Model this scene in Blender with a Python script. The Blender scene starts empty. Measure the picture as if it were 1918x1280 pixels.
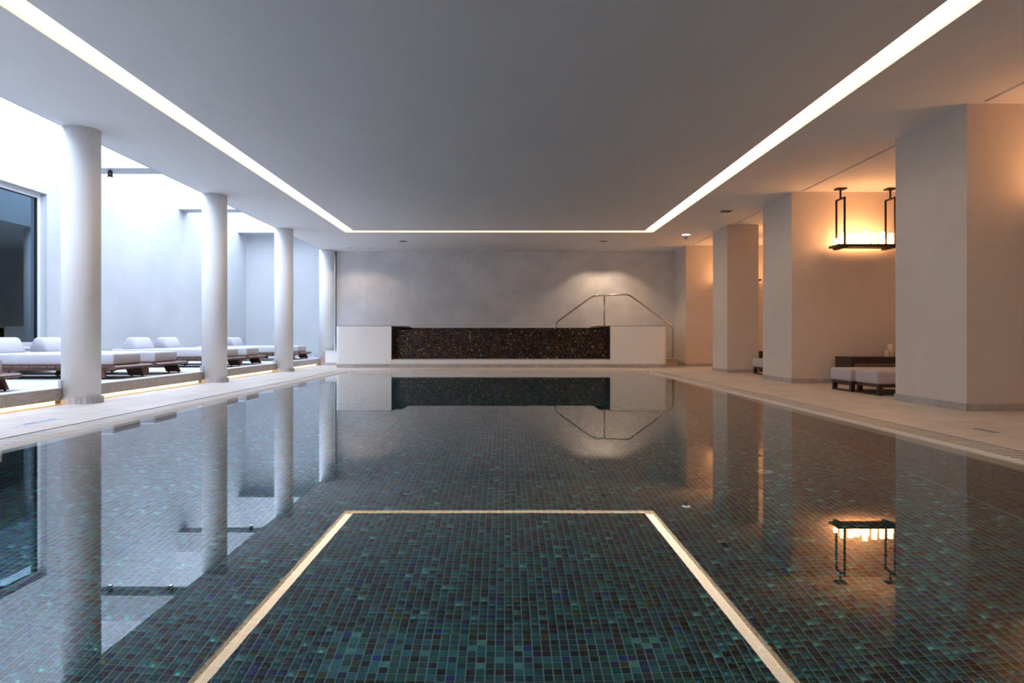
import bpy, bmesh, math, random
import numpy as np
from mathutils import Vector, Matrix
random.seed(7); rng = np.random.default_rng(7)
C = bpy.context.scene.collection
SC = bpy.context.scene

# ------------------------------------------------------------------ camera
cam = bpy.data.cameras.new('camera'); camo = bpy.data.objects.new('camera', cam); C.objects.link(camo)
camo.location = (0, 0, 0.70); camo.rotation_euler = (math.pi/2, 0, 0)
cam.sensor_width = 36; cam.sensor_fit = 'HORIZONTAL'; cam.lens = 1320/1918*36
cam.shift_x = 14/1918; cam.shift_y = -8/1918; cam.clip_start = 0.02
SC.camera = camo
# ------------------------------------------------------------------ world, exposure
w = bpy.data.worlds.new('overcast_sky'); SC.world = w; w.use_nodes = True
bg = w.node_tree.nodes['Background']; bg.inputs[0].default_value = (0.64, 0.77, 1.0, 1); bg.inputs[1].default_value = 5.9
SC.view_settings.view_transform = 'Standard'; SC.view_settings.look = 'None'
SC.view_settings.exposure = 0.60; SC.view_settings.gamma = 1.0
SC.cycles.use_denoising = True
SC.cycles.max_bounces = 10; SC.cycles.diffuse_bounces = 6; SC.cycles.glossy_bounces = 4
SC.cycles.transmission_bounces = 8; SC.cycles.caustics_refractive = True; SC.cycles.caustics_reflective = False
SC.cycles.sample_clamp_indirect = 6.0
COVE_E = 3.7; LAMP_E = 12.5; LED_E = 5.0; SPOT_W = 22.0
def spot(name, loc, watts, half_deg, blend, col, parent=None):
    l = bpy.data.lights.new(name, 'SPOT'); l.energy = watts; l.spot_size = math.radians(2*half_deg); l.spot_blend = blend
    l.color = col; l.shadow_soft_size = 0.03
    o = bpy.data.objects.new(name, l); C.objects.link(o); o.location = loc
    if parent: o.parent = parent
    return o

# ------------------------------------------------------------------ materials
def nmat(name):
    m = bpy.data.materials.new(name); m.use_nodes = True
    nt = m.node_tree; b = nt.nodes['Principled BSDF']
    return m, nt, b
def N(nt, t, **kw):
    n = nt.nodes.new(t)
    for k, v in kw.items():
        if k.startswith('i_'):
            key = k[2:]; key = int(key) if key.isdigit() else key.replace('_', ' ')
            n.inputs[key].default_value = v
        else: setattr(n, k, v)
    return n
def plain(name, col, rough=0.6, metal=0.0, spec=0.5, emis=None, estr=0):
    m, nt, b = nmat(name)
    b.inputs['Base Color'].default_value = (*col, 1); b.inputs['Roughness'].default_value = rough
    b.inputs['Metallic'].default_value = metal; b.inputs['Specular IOR Level'].default_value = spec
    if emis: b.inputs['Emission Color'].default_value = (*emis, 1); b.inputs['Emission Strength'].default_value = estr
    return m
def mottled(name, c1, c2, scale=2.0, rough=0.8, bump=0.0, bscale=60, stretch=(1, 1, 1), detail=6, obj_rand=0.0, lo=0.35, hi=0.65):
    m, nt, b = nmat(name); L = nt.links.new
    g = N(nt, 'ShaderNodeNewGeometry'); mp = N(nt, 'ShaderNodeMapping'); mp.inputs['Scale'].default_value = stretch
    L(g.outputs['Position'], mp.inputs['Vector'])
    n = N(nt, 'ShaderNodeTexNoise', i_Scale=scale, i_Detail=detail, i_Roughness=0.62); L(mp.outputs[0], n.inputs['Vector'])
    r = N(nt, 'ShaderNodeValToRGB'); r.color_ramp.elements[0].position = lo; r.color_ramp.elements[1].position = hi
    r.color_ramp.elements[0].color = (*c1, 1); r.color_ramp.elements[1].color = (*c2, 1)
    L(n.outputs[0], r.inputs[0]); out = r.outputs[0]
    if obj_rand:
        oi = N(nt, 'ShaderNodeObjectInfo'); mr = N(nt, 'ShaderNodeMapRange'); L(oi.outputs['Random'], mr.inputs[0])
        mr.inputs[3].default_value = 1-obj_rand; mr.inputs[4].default_value = 1+obj_rand*0.3
        mx = N(nt, 'ShaderNodeVectorMath', operation='SCALE'); L(out, mx.inputs[0]); L(mr.outputs[0], mx.inputs['Scale']); out = mx.outputs[0]
    L(out, b.inputs['Base Color']); b.inputs['Roughness'].default_value = rough
    if bump:
        n2 = N(nt, 'ShaderNodeTexNoise', i_Scale=bscale, i_Detail=4); L(mp.outputs[0], n2.inputs['Vector'])
        bp = N(nt, 'ShaderNodeBump', i_Strength=bump, i_Distance=0.004); L(n2.outputs[0], bp.inputs['Height']); L(bp.outputs[0], b.inputs['Normal'])
    return m
M = {}
M['plaster'] = mottled('white_plaster', (.80, .795, .785), (.84, .835, .825), 1.3, .85, .12, 90)
M['patio_plaster'] = mottled('patio_render', (.475, .49, .50), (.53, .54, .55), .9, .9, .15, 60)
M['ceiling'] = mottled('ceiling_paint', (.86, .86, .87), (.89, .89, .895), .8, .9, .08, 40, stretch=(3, .6, 1))
M['bounce_brown'] = mottled('bounce_brown_plaster', (.42, .27, .19), (.48, .32, .23), 2, .8)  # brown invented for the unseen front wall, to warm and dim its bounce
M['bay_plaster'] = mottled('lamp_tint_plaster', (.68, .61, .545), (.73, .66, .595), 1.3, .85, .12, 90)  # plaster darkened and warmed, so bay shade and lamplight sit in the colour
M['limewash'] = mottled('limewash_plaster', (.66, .66, .665), (.80, .795, .79), 1.8, .85, .35, 70, detail=9)
M['tub_white'] = mottled('tub_render', (.86, .86, .85), (.89, .89, .88), 2.0, .6, .05, 50)
M['deck'] = mottled('deck_stone', (.59, .53, .475), (.68, .62, .56), 3.0, .5, .15, 120, obj_rand=.07)
M['patio_stone'] = mottled('patio_stone', (.56, .565, .57), (.64, .645, .65), 3.0, .55, .1, 90, obj_rand=.04)
M['beach'] = mottled('wet_stone', (.52, .47, .42), (.62, .57, .52), 5.0, .35, .1, 90)
M['skirting'] = mottled('skirting_stone', (.42, .385, .36), (.54, .50, .475), 9, .5, .1, 120, obj_rand=.08)
M['ring'] = mottled('ring_stone', (.42, .41, .43), (.55, .54, .56), 12, .5, .1, 120, obj_rand=.12)
M['dark_void'] = plain('slot_shade_black', (.015, .013, .012), .9)  # near-black puts the shade of the drain slots into the colour
M['grout'] = mottled('pool_grout', (.26, .47, .50), (.34, .58, .60), 12, .8)
M['cap'] = mottled('cap_stone', (.34, .33, .31), (.42, .41, .39), 12, .45)
M['metal'] = plain('black_bronze', (.022, .014, .011), .45, .6)
M['chrome'] = plain('polished_steel', (.62, .60, .57), .16, 1.0)
M['white_paint'] = plain('white_lacquer', (.80, .81, .82), .4)
M['gasket'] = plain('black_gasket', (.01, .01, .012), .5)
M['fabric'] = mottled('white_towelling', (.54, .53, .575), (.58, .57, .61), 6, .95, .25, 160)
M['cushion'] = mottled('grey_upholstery', (.50, .46, .47), (.56, .52, .53), 8, .9, .2, 260)
M['dark_wood'] = mottled('dark_wood', (.03, .018, .013), (.055, .03, .02), 8, .4, .1, 60, stretch=(1, 1, 8), obj_rand=.15)
M['wax'] = plain('cream_wax', (.80, .70, .58), .5)
M['cand_on'] = plain('lit_candle', (.9, .75, .55), .5, emis=(1.0, .46, .185), estr=LAMP_E)
M['cove'] = plain('cove_diffuser', (.9, .88, .82), .6, emis=(1.0, .76, .53), estr=COVE_E)
M['cove_side'] = plain('cove_side_shade', (.66, .60, .52), .7)  # tan puts the shade of the dimmer side band into the colour
M['led'] = plain('led_strip', (.9, .8, .6), .5, emis=(1.0, .62, .27), estr=LED_E)
M['lamp_face'] = plain('lamp_lens', (.9, .9, .9), .4, emis=(1.0, .9, .78), estr=4)
M['grille'] = plain('grey_grille', (.16, .16, .17), .7)
M['blue_ink'] = plain('blue_print', (.10, .20, .50), .5)
M['marker'] = mottled('glazed_marker', (.55, .56, .60), (.62, .63, .66), 20, .3)
M['charcoal'] = plain('charcoal_print', (.12, .12, .15), .5)

# teak with grain
m, nt, b = nmat('teak'); L = nt.links.new
g = N(nt, 'ShaderNodeNewGeometry'); mp = N(nt, 'ShaderNodeMapping'); mp.inputs['Scale'].default_value = (2, 14, 14); L(g.outputs['Position'], mp.inputs[0])
n = N(nt, 'ShaderNodeTexNoise', i_Scale=3.0, i_Detail=6); L(mp.outputs[0], n.inputs['Vector'])
r = N(nt, 'ShaderNodeValToRGB'); r.color_ramp.elements[0].position = .3; r.color_ramp.elements[1].position = .7
r.color_ramp.elements[0].color = (.085, .035, .022, 1); r.color_ramp.elements[1].color = (.19, .095, .065, 1)
L(n.outputs[0], r.inputs[0]); L(r.outputs[0], b.inputs['Base Color']); b.inputs['Roughness'].default_value = .5
M['teak'] = m
# travertine fascia with dark veins
m, nt, b = nmat('veined_travertine'); L = nt.links.new
g = N(nt, 'ShaderNodeNewGeometry'); mp = N(nt, 'ShaderNodeMapping'); mp.inputs['Scale'].default_value = (2, 1, 3); mp.inputs['Rotation'].default_value = (.5, 0, 0)
L(g.outputs['Position'], mp.inputs[0])
n = N(nt, 'ShaderNodeTexNoise', i_Scale=5.5, i_Detail=10, i_Roughness=.68, i_Distortion=.8); L(mp.outputs[0], n.inputs['Vector'])
r = N(nt, 'ShaderNodeValToRGB'); e = r.color_ramp.elements
e[0].position = .25; e[0].color = (.34, .30, .27, 1); e[1].position = .75; e[1].color = (.52, .48, .445, 1)
for p, c in ((.49, (.42, .375, .34, 1)), (.502, (.25, .21, .185, 1)), (.515, (.43, .39, .355, 1))):
    x = e.new(p); x.color = c
L(n.outputs[0], r.inputs[0]); L(r.outputs[0], b.inputs['Base Color']); b.inputs['Roughness'].default_value = .5
M['travertine'] = m

S = 0.0346                       # pitch of the pool mosaic
FZ = -1.125                      # pool floor
def mosaic(name, pitch, cols, grout_col=None, gw=0.09, rough=.30, metal=.6, off=(0, 0, 0)):
    m, nt, b = nmat(name); L = nt.links.new
    g = N(nt, 'ShaderNodeNewGeometry')
    a = N(nt, 'ShaderNodeVectorMath', operation='ADD'); a.inputs[1].default_value = off; L(g.outputs['Position'], a.inputs[0])
    d = N(nt, 'ShaderNodeVectorMath', operation='SCALE'); d.inputs['Scale'].default_value = 1/pitch; L(a.outputs[0], d.inputs[0])
    f = N(nt, 'ShaderNodeVectorMath', operation='FLOOR'); L(d.outputs[0], f.inputs[0])
    h = N(nt, 'ShaderNodeVectorMath', operation='ADD'); h.inputs[1].default_value = (.5, .5, .5); L(f.outputs[0], h.inputs[0])
    wn = N(nt, 'ShaderNodeTexWhiteNoise', noise_dimensions='3D'); L(h.outputs[0], wn.inputs['Vector'])
    r = N(nt, 'ShaderNodeValToRGB'); r.color_ramp.interpolation = 'CONSTANT'
    e = r.color_ramp.elements; tot = sum(c[0] for c in cols); p = 0
    for i, (wt, c) in enumerate(cols):
        el = e[i] if i < 2 else e.new(p/tot)
        el.position = p/tot; el.color = (*c, 1); p += wt
    L(wn.outputs['Value'], r.inputs[0]); col = r.outputs[0]
    sp = N(nt, 'ShaderNodeSeparateColor'); L(wn.outputs['Color'], sp.inputs[0])
    # cloudy glass inside every tile
    nz = N(nt, 'ShaderNodeTexNoise', i_Scale=70, i_Detail=2); L(g.outputs['Position'], nz.inputs['Vector'])
    mr = N(nt, 'ShaderNodeMapRange'); mr.inputs[3].default_value = .65; mr.inputs[4].default_value = 1.35; L(nz.outputs[0], mr.inputs[0])
    mr2 = N(nt, 'ShaderNodeMapRange'); mr2.inputs[3].default_value = .5; mr2.inputs[4].default_value = 1.5; L(sp.outputs[1], mr2.inputs[0])
    mu = N(nt, 'ShaderNodeMath', operation='MULTIPLY'); L(mr.outputs[0], mu.inputs[0]); L(mr2.outputs[0], mu.inputs[1])
    sc = N(nt, 'ShaderNodeVectorMath', operation='SCALE'); L(col, sc.inputs[0]); L(mu.outputs[0], sc.inputs['Scale']); col = sc.outputs[0]
    if grout_col:
        fr = N(nt, 'ShaderNodeVectorMath', operation='FRACTION'); L(d.outputs[0], fr.inputs[0])
        s2 = N(nt, 'ShaderNodeSeparateXYZ'); L(fr.outputs[0], s2.inputs[0])
        nrm = N(nt, 'ShaderNodeSeparateXYZ'); L(g.outputs['Normal'], nrm.inputs[0])
        res = None
        for k in range(3):
            lt = N(nt, 'ShaderNodeMath', operation='LESS_THAN'); lt.inputs[1].default_value = gw; L(s2.outputs[k], lt.inputs[0])
            ab = N(nt, 'ShaderNodeMath', operation='ABSOLUTE'); L(nrm.outputs[k], ab.inputs[0])
            l2 = N(nt, 'ShaderNodeMath', operation='LESS_THAN'); l2.inputs[1].default_value = .5; L(ab.outputs[0], l2.inputs[0])
            mm = N(nt, 'ShaderNodeMath', operation='MULTIPLY'); L(lt.outputs[0], mm.inputs[0]); L(l2.outputs[0], mm.inputs[1])
            if res is None: res = mm
            else:
                mx = N(nt, 'ShaderNodeMath', operation='MAXIMUM'); L(res.outputs[0], mx.inputs[0]); L(mm.outputs[0], mx.inputs[1]); res = mx
        mix = N(nt, 'ShaderNodeMix', data_type='RGBA'); L(res.outputs[0], mix.inputs['Factor']); L(col, mix.inputs['A']); mix.inputs['B'].default_value = (*grout_col, 1)
        col = mix.outputs['Result']
    L(col, b.inputs['Base Color']); b.inputs['Roughness'].default_value = rough; b.inputs['Metallic'].default_value = metal
    b.inputs['Specular IOR Level'].default_value = .4
    # each tile lies a touch uneven
    vs = N(nt, 'ShaderNodeVectorMath', operation='SUBTRACT'); vs.inputs[1].default_value = (.5, .5, .5); L(wn.outputs['Color'], vs.inputs[0])
    v2 = N(nt, 'ShaderNodeVectorMath', operation='SCALE'); v2.inputs['Scale'].default_value = .24; L(vs.outputs[0], v2.inputs[0])
    v3 = N(nt, 'ShaderNodeVectorMath', operation='ADD'); L(g.outputs['Normal'], v3.inputs[0]); L(v2.outputs[0], v3.inputs[1])
    v4 = N(nt, 'ShaderNodeVectorMath', operation='NORMALIZE'); L(v3.outputs[0], v4.inputs[0]); L(v4.outputs[0], b.inputs['Normal'])
    return m
POOLC = [(30, (.016, .17, .21)), (18, (.025, .27, .33)), (12, (.025, .20, .14)), (15, (.010, .045, .06)), (7, (.015, .05, .20)),
         (5, (.05, .045, .12)), (5, (.09, .11, .03)), (6, (.12, .55, .52)), (3, (.05, .03, .03)), (2, (.02, .06, .38))]
M['tile'] = mosaic('pool_mosaic', S, POOLC, off=(0, 0, .01))
M['tile_flat'] = mosaic('pool_wall_mosaic', S, POOLC, grout_col=(.16, .27, .28), off=(.013, 0, .01))
TUBC = [(24, (.050, .032, .024)), (16, (.085, .052, .032)), (14, (.035, .026, .032)), (12, (.14, .085, .04)), (10, (.055, .04, .08)),
        (8, (.02, .028, .02)), (6, (.15, .10, .04)), (5, (.04, .05, .12)), (3, (.30, .24, .14)), (2, (.20, .22, .32))]
M['tub_tile'] = mosaic('tub_mosaic', 0.0345, TUBC, grout_col=(.018, .014, .012), gw=.12, off=(.01, .013, .004))

# water and window glass
def glassy(name, ior, tint, bump=None):
    m = bpy.data.materials.new(name); m.use_nodes = True; nt = m.node_tree; nt.nodes.clear(); L = nt.links.new
    out = N(nt, 'ShaderNodeOutputMaterial'); fr = N(nt, 'ShaderNodeFresnel', i_IOR=ior)
    gl = N(nt, 'ShaderNodeBsdfGlossy'); gl.inputs['Roughness'].default_value = 0; gl.inputs[0].default_value = (1, 1, 1, 1)
    rf = N(nt, 'ShaderNodeBsdfRefraction'); rf.inputs['IOR'].default_value = ior; rf.inputs[0].default_value = (*tint, 1); rf.inputs['Roughness'].default_value = 0
    mx = N(nt, 'ShaderNodeMixShader'); L(fr.outputs[0], mx.inputs[0]); L(rf.outputs[0], mx.inputs[1]); L(gl.outputs[0], mx.inputs[2]); L(mx.outputs[0], out.inputs[0])
    if bump:
        g = N(nt, 'ShaderNodeNewGeometry'); nz = N(nt, 'ShaderNodeTexNoise', i_Scale=bump[0], i_Detail=2); L(g.outputs['Position'], nz.inputs['Vector'])
        bp = N(nt, 'ShaderNodeBump', i_Strength=1.0, i_Distance=bump[1]); L(nz.outputs[0], bp.inputs['Height'])
        for q in (gl, rf, fr): L(bp.outputs[0], q.inputs['Normal'])
    return m
M['water'] = glassy('pool_water', 1.333, (.90, .985, 1.0), (2.2, .00012))
m = bpy.data.materials.new('window_glass'); m.use_nodes = True; nt = m.node_tree; nt.nodes.clear(); L = nt.links.new
out = N(nt, 'ShaderNodeOutputMaterial'); fr = N(nt, 'ShaderNodeFresnel', i_IOR=2.9); gl = N(nt, 'ShaderNodeBsdfGlossy'); gl.inputs['Roughness'].default_value = 0
gl.inputs[0].default_value = (.62, .84, 1, 1)
tr = N(nt, 'ShaderNodeBsdfTransparent'); tr.inputs[0].default_value = (.55, .72, .82, 1); mx = N(nt, 'ShaderNodeMixShader')
L(fr.outputs[0], mx.inputs[0]); L(tr.outputs[0], mx.inputs[1]); L(gl.outputs[0], mx.inputs[2]); L(mx.outputs[0], out.inputs[0])
M['glass'] = m

# ------------------------------------------------------------------ builders
class MB:
    def __init__(s): s.v = []; s.f = []; s.sm = []
    def add(s, vs, fs, smooth=False):
        o = len(s.v); s.v += [tuple(v) for v in vs]; s.f += [tuple(o+i for i in f) for f in fs]; s.sm += [smooth]*len(fs); return s
    def box(s, x0, x1, y0, y1, z0, z1):
        if x0 > x1: x0, x1 = x1, x0
        if y0 > y1: y0, y1 = y1, y0
        if z0 > z1: z0, z1 = z1, z0
        v = [(x0, y0, z0), (x1, y0, z0), (x1, y1, z0), (x0, y1, z0), (x0, y0, z1), (x1, y0, z1), (x1, y1, z1), (x0, y1, z1)]
        return s.add(v, [(0, 3, 2, 1), (4, 5, 6, 7), (0, 1, 5, 4), (1, 2, 6, 5), (2, 3, 7, 6), (3, 0, 4, 7)])
    def prism(s, pts, axis, a, b):
        """pts: outline in the two other axes (in axis order), extruded along axis from a to b."""
        n = len(pts)
        def mk(p, t):
            if axis == 'x': return (t, p[0], p[1])
            if axis == 'y': return (p[0], t, p[1])
            return (p[0], p[1], t)
        v = [mk(p, a) for p in pts]+[mk(p, b) for p in pts]
        f = [tuple(range(n)), tuple(range(2*n-1, n-1, -1))]+[(i, i+n, (i+1) % n+n, (i+1) % n) for i in range(n)]
        return s.add(v, f)
    def lathe(s, prof, cx=0, cy=0, n=24, a0=0, a1=2*math.pi, smooth=True):
        full = abs(a1-a0-2*math.pi) < 1e-6; k = n if full else n+1
        v = []
        for (r_, z) in prof:
            for i in range(k):
                a = a0+(a1-a0)*i/n; v.append((cx+r_*math.cos(a), cy+r_*math.sin(a), z))
        f = []
        for j in range(len(prof)-1):
            for i in range(n):
                i2 = (i+1) % k
                f.append((j*k+i, j*k+i2, (j+1)*k+i2, (j+1)*k+i))
        s.add(v, f, smooth)
        if full:
            o = len(s.v)-len(v)
            s.f.append(tuple(o+(len(prof)-1)*k+i for i in range(k))); s.sm.append(False)
            s.f.append(tuple(o+i for i in reversed(range(k)))); s.sm.append(False)
        return s
    def tube(s, pts, r, n=10, fillet=0.0):
        pts = [Vector(p) for p in pts]
        if fillet:
            q = [pts[0]]
            for a, b_, c in zip(pts, pts[1:], pts[2:]):
                u = (a-b_).normalized()*min(fillet, (a-b_).length*.45); w_ = (c-b_).normalized()*min(fillet, (c-b_).length*.45)
                for t in (0, .25, .5, .75, 1): q.append((b_+u)*(1-t)**2+2*b_*t*(1-t)+(b_+w_)*t*t)
            q.append(pts[-1]); pts = q
        v = []; k = len(pts)
        for i, p in enumerate(pts):
            d = (pts[min(i+1, k-1)]-pts[max(i-1, 0)]).normalized()
            up = Vector((0, 1, 0)) if abs(d.y) < .9 else Vector((0, 0, 1))
            x = d.cross(up).normalized(); y = d.cross(x).normalized()
            for j in range(n):
                a = 2*math.pi*j/n; v.append(p+x*math.cos(a)*r+y*math.sin(a)*r)
        f = [(i*n+j, i*n+(j+1) % n, (i+1)*n+(j+1) % n, (i+1)*n+j) for i in range(k-1) for j in range(n)]
        s.add(v, f, True); o = len(s.v)-len(v)
        s.f.append(tuple(o+j for j in range(n))); s.sm.append(False); s.f.append(tuple(o+(k-1)*n+j for j in range(n))); s.sm.append(False)
        return s
    def mesh(s, name):
        me = bpy.data.meshes.new(name); me.from_pydata(s.v, [], s.f)
        me.polygons.foreach_set('use_smooth', s.sm)
        bm = bmesh.new(); bm.from_mesh(me); bmesh.ops.recalc_face_normals(bm, faces=bm.faces); bm.to_mesh(me); bm.free()
        return me
    def build(s, name, mat, parent=None, loc=(0, 0, 0)):
        return link(name, s.mesh(name), mat, parent, loc)
def link(name, me, mat=None, parent=None, loc=(0, 0, 0)):
    if mat is not None and not len(me.materials): me.materials.append(mat)
    o = bpy.data.objects.new(name, me); C.objects.link(o); o.location = loc
    if parent is not None: o.parent = parent
    return o
def rbox(name, dims, loc, mat, parent=None, r=.03, seg=3, puff=0.0):
    """box with rounded edges, centred on loc, optionally puffed faces"""
    bm = bmesh.new(); bmesh.ops.create_cube(bm, size=1)
    for v in bm.verts: v.co = Vector((v.co.x*dims[0], v.co.y*dims[1], v.co.z*dims[2]))
    bmesh.ops.bevel(bm, geom=list(bm.edges), offset=r, segments=seg, profile=.5, affect='EDGES')
    for f in bm.faces: f.smooth = True
    me = bpy.data.meshes.new(name); bm.to_mesh(me); bm.free()
    return link(name, me, mat, parent, loc)
def empty(name, loc=(0, 0, 0)):
    o = bpy.data.objects.new(name, None); C.objects.link(o); o.location = loc; return o
def tag(o, label=None, cat=None, group=None, kind=None):
    for k, v in (('label', label), ('category', cat), ('group', group), ('kind', kind)):
        if v: o[k] = v
    return o
def struct(o, label=None): return tag(o, label, None, None, 'structure')
def copy_tree(o, parent=None):
    c = o.copy(); C.objects.link(c)
    if parent is not None: c.parent = parent
    for ch in [x for x in KIDS.get(o.name, [])]: copy_tree(ch, c)
    return c
KIDS = {}
def note_kids(root):
    KIDS.clear()
    for x in C.objects:
        if x.parent: KIDS.setdefault(x.parent.name, []).append(x)

DZ = .02; CZ = 2.85
XL, XR = -3.02, 2.72            # pool inner edges
PY0, PY1 = 0.45, 13.90
WALL_Y = 17.6; NEAR_Y = -3.0; XB = 6.6
SLAB_X = -4.49; PAT_X = -6.75; PAT_Z = .185; PAT_Y = 18.4

# ------------------------------------------------------------------ room shell
struct(MB().box(-4.22, XB+.2, WALL_Y, WALL_Y+.2, -.1, 3.1).build('wall_back', M['limewash']), 'mottled limewashed plaster wall behind the raised tub')
struct(MB().box(XB, XB+.2, NEAR_Y, WALL_Y, -.1, 3.1).build('wall_right', M['bay_plaster']))
struct(MB().box(-7, XB+.2, NEAR_Y-.2, NEAR_Y, -.1, 4.9).build('wall_front', M['bounce_brown']))
# ceiling: ring, centre panel, cover above the cove
cl = MB()
cl.box(SLAB_X, -3.264, NEAR_Y, WALL_Y, CZ, 3.1)
cl.box(3.047, 4.36, NEAR_Y, WALL_Y, CZ, 3.1)
cl.box(4.40, XB, NEAR_Y, WALL_Y, CZ, 3.1)
cl.box(4.36, 4.40, NEAR_Y, WALL_Y, 2.93, 3.1)
for a, b_ in ((NEAR_Y, 2.2), (6.44, 7.70), (10.38, 11.63), (13.40, 14.42), (16.46, WALL_Y)):
    cl.box(4.36, 4.40, a, b_, CZ, 2.93)
cl.box(-3.264, 3.047, 14.45, WALL_Y, CZ, 3.1)
cl.box(-3.264, 3.047, NEAR_Y, 1.2, CZ, 3.1)
cl.box(-3.054, 2.827, 1.42, 14.22, CZ, 2.925)
cl.box(-3.264, 3.047, 1.2, 14.45, 2.96, 3.1)
struct(cl.build('ceiling', M['ceiling']), 'smooth painted ceiling with a recessed light channel around the middle panel')
cs = MB()
cs.box(-3.266, -3.262, 1.2, 14.45, CZ+.004, 2.93); cs.box(3.045, 3.049, 1.2, 14.45, CZ+.004, 2.93)
cs.box(-3.264, 3.047, 14.448, 14.452, CZ+.004, 2.93); cs.box(-3.264, 3.047, 1.198, 1.202, CZ+.004, 2.93)
struct(cs.build('trim_1', M['cove_side']))
cv = MB()
cv.box(-3.262, -3.04, 1.21, 14.44, 2.93, 2.945); cv.box(2.81, 3.045, 1.21, 14.44, 2.93, 2.945)
cv.box(-3.06, 2.835, 14.23, 14.44, 2.93, 2.945); cv.box(-3.06, 2.835, 1.21, 1.41, 2.93, 2.945)
tag(cv.build('cove_light', M['cove']), 'continuous warm white light strip recessed round the middle of the ceiling', 'light')
struct(MB().box(SLAB_X-.02, SLAB_X, NEAR_Y, PAT_Y, CZ, 3.75).box(SLAB_X, -4.2, NEAR_Y, PAT_Y, 3.1, 3.75).build('wall_fascia', M['patio_plaster']))

# patio (light well)
WY0, WY1, WZ0, WZ1 = 4.2, 10.40, .57, 2.81
pw = MB()
pw.box(PAT_X-.3, PAT_X, NEAR_Y, WY0, -.1, 4.9); pw.box(PAT_X-.3, PAT_X, WY1, PAT_Y+.3, -.1, 4.9)
pw.box(PAT_X-.3, PAT_X, WY0, WY1, -.1, WZ0); pw.box(PAT_X-.3, PAT_X, WY0, WY1, WZ1, 4.9)
struct(pw.build('wall_left', M['patio_plaster']), 'tall white rendered wall of the open light well')
struct(MB().box(PAT_X, -4.22, PAT_Y, PAT_Y+.3, -.1, 4.9).box(-4.22, -4.2, WALL_Y, PAT_Y, -.1, 4.9).build('wall_end', M['patio_plaster']), 'white end wall of the light well behind the last column')
struct(MB().box(PAT_X-.3, PAT_X+.02, WY0-.02, WY1+.02, WZ0-.03, WZ0).build('trim_2', M['white_paint']))
# room behind the window; roof gap added to let sky light in
rm = MB().box(-10.2, -10, WY0-1, WY1+.5, 0, 4.2).box(-10, PAT_X-.3, WY0-1.2, WY0-1, 0, 3.2).box(-10, PAT_X-.3, WY1+.5, WY1+.7, 0, 3.2).box(-9.0, PAT_X-.3, WY0-1, WY1+.5, 3.0, 3.2).box(-10, PAT_X-.3, WY0-1, WY1+.5, 0, .19)
struct(rm.build('wall_room', plain('room_paint', (.46, .58, .66), .8)))
wi = MB(); fx0, fx1 = PAT_X-.16, PAT_X-.10
wi.box(fx0, fx1, WY0, WY1, WZ1-.065, WZ1); wi.box(fx0, fx1, WY0, WY1, WZ0, WZ0+.06)
wi.box(fx0, fx1, WY0, WY0+.06, WZ0+.06, WZ1-.065); wi.box(fx0, fx1, WY1-.06, WY1, WZ0+.06, WZ1-.065)
win = struct(wi.build('window_1', M['white_paint']), 'large fixed window in white frame on the light well wall')
gk = MB(); gx0, gx1 = PAT_X-.135, PAT_X-.105
gk.box(gx0, gx1, WY0+.06, WY1-.06, WZ1-.08, WZ1-.065); gk.box(gx0, gx1, WY0+.06, WY1-.06, WZ0+.06, WZ0+.07)
gk.box(gx0, gx1, WY1-.085, WY1-.06, WZ0+.07, WZ1-.08); gk.box(gx0, gx1, WY0+.06, WY0+.075, WZ0+.07, WZ1-.08)
gk.build('gasket', M['gasket'], win)
MB().box(PAT_X-.128, PAT_X-.12, WY0+.07, WY1-.08, WZ0+.07, WZ1-.08).build('pane', M['glass'], win)

# beams over the light well, with spots
for i, by in enumerate((11.05, 14.60, 17.85)):
    nm = ('nearest', 'middle', 'farthest')[i]
    o = MB().box(PAT_X, SLAB_X-.02, by, by+.40, 3.353, 3.75).build('roof_beam', M['patio_plaster'])
    tag(o, 'white cross beam over the light well, %s of three' % nm, 'beam', 'white cross beams over the light well')
    if i < 2:
        for sx, where in ((-6.25, 'near the outer wall'), (-5.29, 'near the ceiling edge')):
            t = empty('spot_lamp', (sx, by+.12, 3.353))
            tag(t, 'small black cylinder spotlight under the %s cross beam %s' % (nm, where), 'spotlight', 'black spotlights under the cross beams')
            MB().lathe([(.012, 0), (.012, -.03)], n=10).build('stem', M['metal'], t)
            MB().lathe([(.035, -.018), (.037, -.02), (.037, -.115), (.035, -.118)], n=18).build('housing', M['metal'], t)
            MB().lathe([(.026, -.1185), (.026, -.122)], n=16).build('lens', M['lamp_face'], t)

# pillars on the bay side, each with its stone skirting
def pillar(x1, y0, y1, label, struct_wall=False):
    o = MB().box(4.25, x1, y0, y1, 0, CZ).build('square_pillar', M['bay_plaster'])
    tag(o, label, 'pillar', 'square plaster pillars beside the pool')
    def piece(a, b_, front):
        if front: MB().box(a+.0015, b_-.0015, y0-.012, y0, DZ, .088).build('skirting_tile', M['skirting'], o)
        else: MB().box(4.238, 4.25, a+.0015, b_-.0015, DZ, .088).build('skirting_tile', M['skirting'], o)
    y = y0-.012
    while y < y1-.02: piece(y, min(y+.47, y1+.012), False); y += .47
    x = 4.25
    while x < min(x1, 5.9)-.02: piece(x, min(x+.30, x1), True); x += .30
    return o
pillar(4.85, 6.48, 7.66, 'broad plaster pillar nearest the viewer, right of the hanging candle lamp')
pillar(XB, 10.43, 11.59, 'plaster pillar and wall directly behind the hanging candle lamp')
pillar(4.85, 13.45, 14.38, 'slim plaster pillar in front of the handrail end of the hall')
pillar(XB, 16.50, WALL_Y, 'farthest plaster pillar, in the corner beside the handrail')
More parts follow.
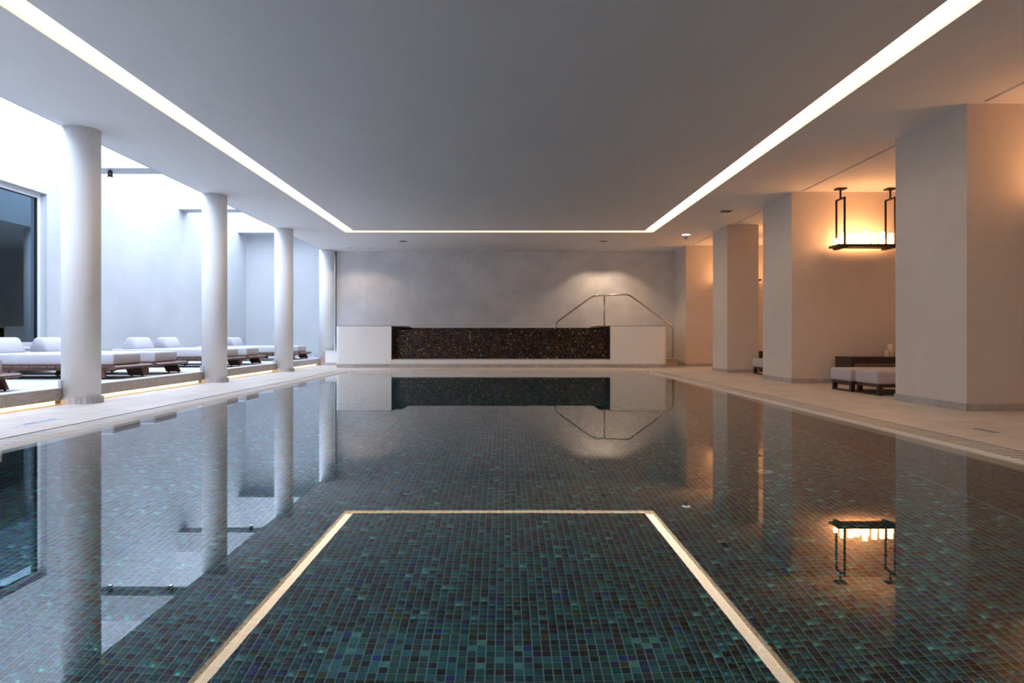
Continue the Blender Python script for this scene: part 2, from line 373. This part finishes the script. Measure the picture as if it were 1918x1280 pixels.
# skirting along the back wall of the bays
bb = MB(); bb.box(XB-.012, XB, 0, 10.4, DZ, .088); bb.box(XB-.012, XB, 11.6, 16.5, DZ, .088)
struct(bb.build('baseboard_right', M['skirting']))
bb = empty('baseboard_back'); struct(bb)
x = 3.66
while x < 4.24: MB().box(x+.0015, min(x+.3, 4.24)-.0015, WALL_Y-.012, WALL_Y, DZ, .088).build('skirting_tile', M['skirting'], bb); x += .3
be = empty('baseboard_end'); struct(be)
x = PAT_X
while x < -4.6: MB().box(x+.002, x+.298, PAT_Y-.014, PAT_Y, PAT_Z, PAT_Z+.075).build('skirting_tile', M['ring'], be); x += .3

# ------------------------------------------------------------------ decks
db = MB()
db.box(-4.6, -3.375, NEAR_Y, WALL_Y, -.2, DZ-.012); db.box(3.085, XB, NEAR_Y, WALL_Y, -.2, DZ-.012)
db.box(-3.375, 3.085, 14.30, WALL_Y, -.2, DZ-.012); db.box(-3.375, 3.085, NEAR_Y, .25, -.2, DZ-.012)
fl = struct(db.build('floor', M['skirting']), 'stone paved pool surround')
def slab(x0, x1, y0, y1):
    MB().box(x0+.0015, x1-.0015, y0+.0012, y1-.0012, DZ-.014, DZ+random.uniform(-.0006, .0006)).build('paving_slab', M['deck'], fl)
k = 0
for j, (x0, x1) in enumerate(((-3.69, -3.378), (-4.13, -3.69), (-4.60, -4.13))):
    y = 2.4+(.30 if j % 2 else 0)
    while y < 14.7: slab(x0, x1, y, y+.6); y += .6
    slab(x0, x1, NEAR_Y, 2.4+(.30 if j % 2 else 0)); slab(x0, x1, y, WALL_Y)
for j, (x0, x1) in enumerate(((3.088, 3.375), (3.375, 3.86), (3.86, 4.40), (4.40, 4.95), (4.95, 5.50), (5.50, 6.60))):
    y = 2.4+(.30 if j % 2 else 0); top = 14.7 if j < 3 else 13.4
    while y < top: slab(x0, x1, y, y+.6); y += .6
    slab(x0, x1, NEAR_Y, 2.4+(.30 if j % 2 else 0)); slab(x0, x1, y, WALL_Y)
x = -3.375
while x < 3.05: slab(x, min(x+.6, 3.085), 14.303, 15.0); slab(x, min(x+.6, 3.085), 15.0, 15.85); x += .6
slab(-3.375, 3.085, NEAR_Y, .25); slab(-3.375, 3.085, 15.85, WALL_Y)

# drain grates: stone bars over a channel, slot shade put in as near-black colour
ch = MB()
ch.box(-3.375, -3.03, .25, 14.30, -.25, -.12); ch.box(2.73, 3.085, .25, 14.30, -.25, -.12)
ch.box(-3.03, 2.73, 13.91, 14.30, -.25, -.12); ch.box(-3.03, 2.73, .25, .44, -.25, -.12)
struct(ch.build('trim_3', M['dark_void']))
GT = DZ-.004
def grate(name_label, bars, rim):
    t = empty('drain_grate'); tag(t, name_label, 'drain', 'slotted stone overflow drains round the pool')
    me = None
    for (cx, cy, horiz) in bars:
        if me is None:
            a = .099 if horiz else .0255; b_ = .0255 if horiz else .099
            me = MB().box(-a, a, -b_, b_, -.04, 0).mesh('grate_bar')
        link('grate_bar', me, M['deck'], t, (cx, cy, GT))
    for r_ in rim: MB().box(*r_, -.045, GT).build('rim', M['deck'], t)
    return t
PI7 = .07
def bed(t, x0, x1, y0, y1): tag(MB().box(x0, x1, y0, y1, -.04, GT-.0014).build('slot_shade_sheet', M['dark_void'], t), kind='stuff')  # near-black sheet just below the bar tops stands in for shade in open slots
g1 = grate('long slotted stone drain between the pool and the loungers', [(-3.273, y, True) for y in np.arange(1.6, 14.0, PI7)], [])
MB().prism([(-3.172, GT), (-3.172, -.045), (-3.14, -.045), (-3.14, -.0035)], 'y', .3, 14.0).build('rim', M['deck'], g1); bed(g1, -3.377, -3.172, .3, 14.0)
g2 = grate('long slotted stone drain between the pool and the plaster pillars', [(2.983, y, True) for y in np.arange(1.6, 14.0, PI7)], [])
MB().prism([(2.882, GT), (2.882, -.045), (2.85, -.045), (2.85, -.0035)], 'y', .3, 14.0).build('rim', M['deck'], g2); bed(g2, 2.882, 3.087, .3, 14.0)
g3 = grate('short slotted stone drain between the pool and the raised tub', [(x, 14.15, False) for x in np.arange(-3.10, 2.80, PI7)], [])
MB().prism([(14.052, GT), (14.052, -.045), (14.03, -.045), (14.03, -.0035)], 'x', -3.14, 2.85).build('rim', M['deck'], g3); bed(g3, -3.14, 2.84, 14.052, 14.25)
sv = MB(); sv.box(-3.37, -3.14, 14.0, 14.295, -.045, DZ-.002); sv.box(2.84, 3.08, 14.0, 14.295, -.045, DZ-.002)
struct(sv.build('trim_4', M['deck']))
# submerged stone ledge
lg = MB(); lz = -.004
lg.box(-3.15, XL, .3, 14.04, -.05, lz); lg.box(XR, 2.86, .3, 14.04, -.05, lz); lg.box(XL, XR, PY1, 14.04, -.05, lz); lg.box(XL, XR, .3, PY0, -.05, lz)
struct(lg.build('trim_5', M['deck']), 'pale stone ledge just under the water along the pool edge')

# ------------------------------------------------------------------ pool basin
pb = MB()
pb.box(XL-.1, XL, PY0-.1, PY1+.1, FZ-.1, -.05); pb.box(XR, XR+.1, PY0-.1, PY1+.1, FZ-.1, -.05)
pb.box(XL, XR, PY0-.1, PY0, FZ-.1, -.05); pb.box(XL, XR, PY1, PY1+.1, FZ-.1, -.05)
struct(pb.build('wall_pool', M['tile_flat']), 'mosaic covered side walls of the pool under water')
pf = MB().box(XL, XR, PY0, PY1, FZ-.1, FZ-.0013).build('floor_pool', M['grout']); struct(pf, 'pool floor of small glass mosaic tiles')
# mosaic tiles: the 300 nearest as pieces, the rest joined
gx, gy = .0044, .0030; hs = (S-gx)/2; hsy = (S-gy)/2
nx0, nx1 = int(math.floor(XL/S)), int(math.ceil(XR/S)); ny0, ny1 = int(math.ceil(PY0/S)), int(math.floor(PY1/S))
cand = []
for i in range(nx0, nx1):
    for j in range(ny0, ny1):
        if (i+1)*S > XR or i*S < XL: continue
        cand.append((i, j))
cand = np.array(cand)
near = set()
vis_j0 = int(2.48/S)
for jj in range(vis_j0, vis_j0+8):
    for ii in range(-19, 19): 
        if len(near) < 300: near.add((ii, jj))
tme = MB().add([(-hs, -hsy, -.004), (hs, -hsy, -.004), (hs, hsy, -.004), (-hs, hsy, -.004), (-hs+.0004, -hsy+.0004, 0), (hs-.0004, -hsy+.0004, 0), (hs-.0004, hsy-.0004, 0), (-hs+.0004, hsy-.0004, 0)],
               [(4, 5, 6, 7), (0, 1, 5, 4), (1, 2, 6, 5), (2, 3, 7, 6), (3, 0, 4, 7)]).mesh('mosaic_tile')
for (i, j) in sorted(near):
    o = link('mosaic_tile', tme, M['tile'], pf, ((i+.5)*S, (j+.5)*S, FZ))
    o.rotation_euler = (random.uniform(-.012, .012), random.uniform(-.012, .012), random.uniform(-.02, .02))
keep = np.array([tuple(c) not in near for c in cand.tolist()]); cc = cand[keep]
n = len(cc); cx = (cc[:, 0]+.5)*S; cy = (cc[:, 1]+.5)*S
hx = np.array([-1, 1, 1, -1, -1, 1, 1, -1])*hs; hy = np.array([-1, -1, 1, 1, -1, -1, 1, 1])*hsy
hz = np.array([-.004]*4+[0]*4)
vx = cx[:, None]+hx; vy = cy[:, None]+hy
tx = rng.normal(0, .010, n); ty = rng.normal(0, .010, n)
vz = FZ+hz+tx[:, None]*hx+ty[:, None]*hy
V = np.stack([vx, vy, vz], -1).reshape(-1, 3)
F = np.array([(4, 5, 6, 7), (0, 1, 5, 4), (1, 2, 6, 5), (2, 3, 7, 6), (3, 0, 4, 7)])
FF = (np.arange(n)[:, None, None]*8+F[None]).reshape(-1, 4)
me = bpy.data.meshes.new('mosaic_field'); me.vertices.add(len(V)); me.vertices.foreach_set('co', V.ravel())
me.loops.add(FF.size); me.loops.foreach_set('vertex_index', FF.ravel().astype(np.int32))
me.polygons.add(len(FF)); me.polygons.foreach_set('loop_start', np.arange(0, FF.size, 4, dtype=np.int32)); me.update(calc_edges=True)
tag(link('mosaic_field', me, M['tile'], pf), kind='stuff')
inl = empty('floor_inlet', (1.78, 4.82, FZ)); tag(inl, 'small round white inlet cover on the pool floor toward the pillars', 'pool inlet')
MB().lathe([(.055, .001), (.055, .006), (.048, .010)], n=24).build('cover', M['white_paint'], inl)
MB().lathe([(.018, .010), (.016, .016)], n=16).build('nozzle', M['cap'], inl)
# water
me = bpy.data.meshes.new('pool_water')
me.from_pydata([(-3.172, .30, 0), (2.878, .30, 0), (2.878, 14.04, 0), (-3.172, 14.04, 0)], [], [(0, 1, 2, 3)])
tag(link('pool_water', me, M['water']), 'calm clear water filling the swimming pool to its brim', 'water', kind='stuff')

# ------------------------------------------------------------------ raised patio platform
pt = struct(MB().box(PAT_X, -4.62, NEAR_Y, PAT_Y, -.1, PAT_Z-.012).build('floor_patio', M['skirting']), 'raised pale stone terrace of the light well')
x0 = PAT_X
for jx in range(3):
    x1 = x0+(-4.52-PAT_X)/3
    y = 2.2
    while y < PAT_Y: MB().box(x0+.001, x1-.001, y+.001, min(y+1.2, PAT_Y)-.001, PAT_Z-.014, PAT_Z).build('paving_slab', M['patio_stone'], pt); y += 1.2
    MB().box(x0+.001, x1-.001, NEAR_Y, 2.2, PAT_Z-.014, PAT_Z).build('paving_slab', M['patio_stone'], pt)
    x0 = x1
COLS = (7.31, 10.67, 14.02, 17.40); COLX = -4.39
edges = [2.6, 7.31, 10.67, 14.02, 17.28]
where = ('in front of the nearest round column', 'between the nearest and second round columns', 'between the second and third round columns', 'between the third round column and the corner')
for k in range(4):
    a, b_ = edges[k]+(.12 if k else 0), edges[k+1]-.12
    t = empty('step_fascia', (0, 0, 0)); tag(t, 'veined stone step edge of the terrace, %s' % where[k], 'step', 'stone step edges of the terrace')
    brk = [a, 6.35, b_] if k == 0 else [a, (a+b_)/2+.25*(1 if k == 2 else -1), b_]
    for p, q in zip(brk, brk[1:]):
        MB().box(-4.52, -4.49, p+.0012, q-.0012, .062, PAT_Z-.008).build('fascia_stone', M['travertine'], t)
    MB().box(-4.56, -4.485, a, b_, PAT_Z-.008, PAT_Z+.002).build('nosing', M['patio_stone'], t)
    o = MB().box(-4.595, -4.575, a+.02, b_-.02, DZ+.004, .05).build('led_strip', M['led'])
    tag(o, 'glowing warm light strip under the terrace step, %s' % where[k], 'light', 'light strips under the terrace step')
# columns
cl_label = ('nearest and thickest looking round white column, standing on the terrace edge', 'second nearest round white column, right of two wedge headrests',
            'third nearest round white column on the terrace edge', 'farthest round white column, touching the back wall')
for k, cy in enumerate(COLS):
    t = empty('round_column', (COLX, cy, DZ)); tag(t, cl_label[k], 'column', 'round white columns along the terrace')
    MB().lathe([(.18, 0), (.18, CZ-DZ)], n=64).build('shaft', M['plaster'], t)
    n_ = 12
    for i in range(n_*2):
        a0 = 2*math.pi*i/(n_*2); a1 = 2*math.pi*(i+1)/(n_*2); am = (a0+a1)/2
        xx = COLX+.2*math.cos(am)
        lo, hi = (0, .068) if xx > SLAB_X else (PAT_Z-DZ, PAT_Z-DZ+.075)
        g = .006
        pts = [(r_*math.cos(q), r_*math.sin(q)) for r_, q in ((.178, a0+g), (.205, a0+g), (.205, a1-g), (.178, a1-g))]
        MB().prism(pts, 'z', lo, hi).build('ring_tile', M['ring'], t)

# ------------------------------------------------------------------ raised tub at the far end
JY = 15.78
def wall_block(x0, x1, rr, left_round, label):
    pts = []
    if left_round:
        pts = [(x1, JY), (x1, WALL_Y-.01), (x0, WALL_Y-.01)]+[(x0+rr-rr*math.cos(a), JY+rr-rr*math.sin(a)) for a in np.linspace(0, math.pi/2, 8)]
    else:
        pts = [(x0, WALL_Y-.01), (x0, JY)]+[(x1-rr+rr*math.sin(a), JY+rr-rr*math.cos(a)) for a in np.linspace(0, math.pi/2, 8)]+[(x1, WALL_Y-.01)]
    return pts
tub = empty('raised_tub', (0, 0, 0)); tag(tub, 'raised spa tub with dark mosaic weir between two white rounded blocks', 'tub')
LX0, LX1, RX0, RX1 = -3.78, -2.534, 2.367, 3.634; TZ = .945
MB().prism(wall_block(LX0, LX1, .09, True, ''), 'z', .10, TZ).build('side_block', M['tub_white'], tub)
MB().prism(wall_block(RX0, RX1, .09, False, ''), 'z', .10, TZ).build('side_block', M['tub_white'], tub)
MB().box(LX0+.03, LX1+.20, 16.05, WALL_Y-.01, TZ, TZ+.018).build('cap', M['cap'], tub)
MB().box(LX0+.03, LX1, JY+.02, 16.05, TZ, TZ+.018).build('cap', M['cap'], tub)
MB().box(RX0-.22, RX1-.03, 16.05, WALL_Y-.01, TZ, TZ+.018).build('cap', M['cap'], tub)
MB().box(RX0, RX1-.03, JY+.02, 16.05, TZ, TZ+.018).build('cap', M['cap'], tub)
WX = 16.15
MB().box(LX1, RX0, WX, WX+.10, .2, .872).build('weir', M['tub_tile'], tub)
ck = MB(); ck.box(LX1, LX1+.012, JY+.004, WALL_Y-.01, .205, TZ-.002); ck.box(RX0-.012, RX0, JY+.004, WALL_Y-.01, .205, TZ-.002)
ck.box(LX1, RX0, WALL_Y-.03, WALL_Y-.01, .3, .932); ck.box(LX1, RX0, WX+.1, WALL_Y-.03, .28, .32)
ck.build('basin_lining', M['tub_tile'], tub)
me = bpy.data.meshes.new('tub_water'); me.from_pydata([(LX1+.012, WX+.1, .868), (RX0-.012, WX+.1, .868), (RX0-.012, WALL_Y-.03, .868), (LX1+.012, WALL_Y-.03, .868)], [], [(0, 1, 2, 3)])
tag(link('tub_water', me, M['water'], tub), kind='stuff')
MB().box(LX1, RX0, JY+.03, WX+.1, .10, .205).build('plinth', M['tub_white'], tub)
MB().box(LX1, RX0, JY+.025, JY+.05, .196, .208).build('plinth_edge', M['cap'], tub)
x = LX0+.02
while x < RX1-.02:
    MB().box(x+.0015, min(x+.605, RX1-.01)-.0015, JY-.015, JY+.10, DZ, .102).build('skirting_tile', M['skirting'], tub); x += .605
MB().box(LX0+.01, LX0+.03, JY+.10, WALL_Y-.01, DZ, .10).box(RX1-.03, RX1-.01, JY+.10, WALL_Y-.01, DZ, .10).build('side_skirting', M['skirting'], tub)
lb = empty('corner_plinth'); tag(lb, 'low white plinth in the corner between the farthest round column and the tub', 'plinth')
MB().box(-4.33, LX0, 17.02, 17.19, .09, .365).build('body', M['tub_white'], lb)
MB().box(-4.36, LX0, 17.0, 17.19, .365, .378).build('cap', M['white_paint'], lb)
MB().box(-4.34, LX0, 17.01, 17.19, DZ, .09).build('skirting', M['skirting'], lb)
st = empty('tub_step'); tag(st, 'stone step block at the foot of the handrail', 'step')
MB().box(RX1, 4.02, 16.42, 16.90, DZ, .19).build('riser', M['skirting'], st)
MB().box(RX1, 4.04, 16.40, 16.92, .19, .206).build('tread', M['deck'], st)
hr = empty('handrail', (3.96, 16.55, .206)); tag(hr, 'polished steel handrail arching from the stone step into the raised tub', 'handrail')
MB().tube([(0, 0, 0), (0, 0, .742), (-1.05, 0, 1.50), (-1.87, 0, 1.47), (-2.77, 0, .835), (-2.77, 0, .55)], .021, 12, .09).build('rail', M['chrome'], hr)
MB().tube([(-1.615, 0, .757), (-1.615, 0, 1.478)], .018, 12).build('post', M['chrome'], hr)
MB().lathe([(.045, 0), (.045, .012), (.025, .02)], n=20).build('flange', M['chrome'], hr)
MB().lathe([(.045, .757), (.045, .767), (.02, .772)], cx=-1.615, n=20).build('flange', M['chrome'], hr)

# ------------------------------------------------------------------ ceiling fittings
for i, (dx, wl) in enumerate(((-3.74, 'first from the far columns'), (-3.23, 'second from the far columns'), (2.19, 'third from the far columns'), (2.71, 'nearest the far pillars'))):
    t = empty('downlight', (dx, 16.95, CZ)); tag(t, 'small round recessed ceiling downlight above the raised tub, %s' % wl, 'downlight', 'downlights above the raised tub')
    tr_ = MB().lathe([(.052, -.004), (.052, 0), (.040, 0), (.040, -.004)], n=24).build('trim_ring', M['white_paint'], t)
    MB().lathe([(.040, -.0035), (.040, -.001)], n=24).build('lens', M['lamp_face'], tr_)
    spot('downlight_beam', (0, 0, -.02), SPOT_W*(1.0 if dx > 0 else .35), 56, .35, (1, .72, .50), t)
for dx, wl in ((-2.27, 'nearer the round columns'), (2.21, 'nearer the square pillars')):
    t = empty('ceiling_speaker', (dx, 15.77, CZ)); tag(t, 'dark round speaker grille set in the ceiling, %s' % wl, 'speaker', 'ceiling speaker grilles')
    MB().lathe([(.088, -.006), (.095, 0)], n=28).build('rim', M['cap'], t)
    MB().lathe([(.080, -.008), (.080, -.006)], n=28).build('grille', M['grille'], t)
t = empty('ceiling_vent', (3.77, 12.0, CZ)); tag(t, 'flat square ceiling vent plate beside the slim pillar', 'vent')
MB().box(-.09, .09, -.09, .09, -.010, 0).build('frame', M['cap'], t)
for q in range(5): MB().box(-.075, .075, -.075+q*.032, -.060+q*.032, -.016, -.010).build('louvre', M['grille'], t)
t = empty('emergency_light', (3.80, 14.75, CZ)); tag(t, 'small white and chrome ceiling emergency light near the farthest pillar', 'light')
MB().lathe([(.085, -.012), (.09, 0)], n=28).build('base_plate', plain('white_glow', (.9, .9, .95), .3, emis=(.9, .93, 1), estr=.9), t)
MB().lathe([(.03, -.012), (.035, -.03), (.033, -.095), (.02, -.10)], n=14).build('sensor_body', M['chrome'], t)
MB().box(-.036, .036, -.006, .006, -.08, -.03).build('bracket', M['metal'], t)

# depth markers set in the deck
t = empty('deck_marker', (-3.74, 5.70, DZ)); tag(t, 'small printed blue marker on the deck beside the nearest round column', 'marker')
pl = MB().box(-.045, .045, -.26, .26, 0, .0012).build('plate', M['patio_stone'], t)
for a, b_ in ((-.22, -.06), (-.02, .03), (.06, .10), (.12, .17)): MB().box(-.02, .02, a, b_, .0012, .0018).build('print', M['blue_ink'], pl)
t = empty('deck_marker', (3.50, 5.12, DZ)); tag(t, 'small pale glazed marker on the deck in front of the broad pillar', 'marker')
pl = MB().box(-.055, .055, -.15, .15, 0, .0015).build('plate', M['marker'], t)
for a, b_ in ((-.11, -.06), (-.04, 0), (.02, .05), (.07, .12)): MB().box(-.03, .03, a, b_, .0015, .0021).build('print', M['charcoal'], pl)

# ------------------------------------------------------------------ terrace loungers
def make_lounger(label):
    r_ = empty('sun_lounger'); tag(r_, label, 'sun lounger', 'teak sun loungers on the terrace')
    Lx = 2.0; W = .90                    # origin: pool-side near corner; runs to -x and +y
    for yy in (.05, W-.09):
        MB().box(-Lx, -.04, yy, yy+.04, .108, .145).build('rail', M['teak'], r_)
    n_ = 18; pitch = (Lx-.10)/n_
    sm = MB().box(-pitch/2+.006, pitch/2-.006, 0, W, 0, .022).mesh('slat')
    for i in range(n_): link('slat', sm, M['teak'], r_, (-.10-pitch*(i+.5), 0, .145))
    # pointed end board
    MB().prism([(-.10, .108), (0, .135), (0, .150), (-.03, .167), (-.10, .167)], 'y', 0, W).build('end_board', M['teak'], r_)
    def plank(x0, x1, sl, y0, y1):
        MB().prism([(x0, .112), (x1, .112), (x1+sl, .012), (x0+sl, .012)], 'y', y0, y1).build('leg', M['teak'], r_)
        for fx in (x0+sl+.03, x1+sl-.03): MB().lathe([(.012, 0), (.012, .014)], cx=fx, cy=(y0+y1)/2, n=8).build('foot', M['metal'], r_)
    plank(-.27, -.17, 0, .05, .09); plank(-.30, -.10, .045, W-.14, W-.10)
    plank(-1.42, -1.34, 0, .05, .09); plank(-1.20, -1.00, -.03, W-.14, W-.10)
    o = rbox('mattress', (1.93, .66, .148), (-.10-.965, .12+.33, .167+.074), M['fabric'], r_, .028, 4)
    # wedge headrest: rounded triangular bolster
    prof = []
    for (cx_, cz_, a0, a1, rr) in ((-.115, .035, 200, 270, .035), (.115, .035, 270, 340, .035), (.022, .158, 20, 90, .05), (-.022, .158, 90, 160, .05)):
        for a in np.linspace(math.radians(a0), math.radians(a1), 5): prof.append((cx_+rr*math.cos(a), cz_+rr*math.sin(a)))
    mb = MB(); k_ = len(prof); ys = [0, .02, .05, .56, .59, .61]; sc_ = [.80, .94, 1, 1, .94, .80]
    vs = [(p[0]*s_, y_, .1+(p[1]-.1)*s_) for y_, s_ in zip(ys, sc_) for p in prof]
    fs = [(i*k_+j, i*k_+(j+1) % k_, (i+1)*k_+(j+1) % k_, (i+1)*k_+j) for i in range(5) for j in range(k_)]
    mb.add(vs, fs, True); mb.f += [tuple(range(k_)), tuple(5*k_+j for j in range(k_))]; mb.sm += [True, True]
    mb.build('headrest', M['fabric'], r_, (-1.73, .145, .306))
    return r_
LL = [(4.93, 'white padded teak lounger nearest the viewer of all, mostly outside the photo edge'),
      (5.97, 'white padded teak lounger in front of the nearest round column, only its foot showing'),
      (8.53, 'white padded teak lounger whose long side runs behind the nearest round column, below the window'),
      (9.56, 'white padded teak lounger right behind the nearest round column, second of the pair'),
      (11.93, 'white padded teak lounger ending behind the second round column, first of its pair'),
      (13.00, 'white padded teak lounger just past the second round column, second of its pair'),
      (15.20, 'white padded teak lounger hidden mostly by the third round column'),
      (16.28, 'white padded teak lounger farthest away, in front of the last round column')]
proto = make_lounger(LL[0][1]); note_kids(proto)
for i, (y, lab) in enumerate(LL):
    o = proto if i == 0 else copy_tree(proto)
    o.location = (-4.70, y, PAT_Z); o['label'] = lab

# ------------------------------------------------------------------ bay furniture
def daybed(label, x, y, w_=.535):
    r_ = empty('daybed', (x, y, DZ)); tag(r_, label, 'daybed', 'low upholstered daybeds in the bays')
    ln = 2.0
    for lx in (.0, ln-.06):
        for ly in (.01, w_-.06): MB().box(lx, lx+.05, ly, ly+.05, 0, .095).build('leg', M['dark_wood'], r_)
        MB().box(lx+.008, lx+.042, .06, w_-.06, 0, .018).build('foot_rail', M['dark_wood'], r_)
    MB().box(0, ln-.01, .01, w_-.01, .095, .130).build('frame', M['dark_wood'], r_)
    rbox('cushion', (ln+.02, w_-.012, .158), (ln/2-.015, w_/2, .130+.079), M['cushion'], r_, .03, 4)
    return r_
daybed('low grey daybed with dark legs, nearer of the two beside the broad pillar', 4.34, 8.16)
daybed('low grey daybed with dark legs, farther of the two under the hanging lamp', 4.30, 8.73)
daybed('low grey daybed peeking out from behind the middle pillar', 4.66, 12.62, .58)
def console(label, x0, x1, y0, y1):
    r_ = empty('console_table', (x0, y0, DZ)); tag(r_, label, 'table', 'dark wooden console tables in the bays')
    W = x1-x0; D = y1-y0
    MB().box(0, W, 0, D, .31, .40).build('top', M['dark_wood'], r_)
    MB().box(0, .05, .004, D, 0, .31).build('side_panel', M['dark_wood'], r_); MB().box(W-.05, W, .004, D, 0, .31).build('side_panel', M['dark_wood'], r_)
    return r_
console('dark wooden console table behind the daybeds under the hanging lamp', 4.88, 6.5, 9.93, 10.40)
console('dark wooden console table behind the slim pillar', 5.06, 6.5, 13.95, 14.40)
def wax_candle(x, y, r_, h, label):
    t = empty('pillar_candle', (x, y, DZ+.40)); tag(t, label, 'candle', 'unlit candles on the console table')
    MB().lathe([(r_*.97, 0), (r_, .004), (r_, h-.004), (r_*.93, h), (r_*.55, h-.008)], n=22).build('wax', M['wax'], t)
    MB().lathe([(.0018, h-.01), (.0018, h+.012)], n=6).build('wick', M['gasket'], t)
wax_candle(5.49, 10.12, .034, .10, 'shortest cream pillar candle on the console table')
wax_candle(5.565, 10.16, .042, .185, 'tall cream pillar candle in the middle on the console table')
wax_candle(5.665, 10.12, .042, .185, 'tall cream pillar candle beside the broad pillar edge')

def candle_lamp(face_y, label, x=4.75):
    y0 = face_y-.40
    t = empty('candle_lamp', (x, y0, 1.975)); tag(t, label, 'hanging lamp', 'hanging candle lamps in the bays')
    MB().box(0, .92, 0, .30, .022, .055).build('tray', M['metal'], t)
    for bx in (.07, .78): MB().box(bx, bx+.06, -.02, .32, 0, .022).build('tray_bearer', M['metal'], t)
    for bx in (.10, .82):
        h = MB()
        for ry in (.02, .27): h.box(bx-.011, bx+.011, ry-.011, ry+.011, .055, .73)
        h.box(bx-.011, bx+.011, .009, .281, .708, .73)
        ho = h.build('hanger', M['metal'], t)
        MB().box(bx-.010, bx+.010, .135, .155, .73, .855).build('stem', M['metal'], ho)
        MB().box(bx-.065, bx+.065, .08, .21, .855, .875).build('ceiling_plate', M['metal'], t)
    cs_ = [(.055, .20, .10), (.10, .10, .13), (.17, .22, .19), (.21, .09, .15), (.28, .17, .16), (.34, .07, .10), (.38, .23, .17), (.44, .12, .20),
           (.51, .21, .15), (.56, .09, .17), (.62, .20, .19), (.68, .10, .12), (.74, .22, .20), (.79, .09, .16), (.86, .19, .11)]
    for (cx_, cy_, ch_) in cs_:
        rr = .030 if ch_ < .15 else .036
        MB().lathe([(rr, .055), (rr, .055+ch_), (rr*.6, .055+ch_-.004)], cx=cx_, cy=cy_, n=12).build('candle', M['cand_on'], t)
    return t
candle_lamp(10.43, 'black iron tray lamp with glowing candles hanging over the pair of daybeds')
candle_lamp(6.42, 'black iron tray lamp with glowing candles in the bay nearest the viewer', 4.95)
candle_lamp(14.0, 'black iron tray lamp with glowing candles hidden behind the middle pillar', 5.15)
candle_lamp(16.50, 'black iron tray lamp with glowing candles hidden behind the slim pillar', 4.95)
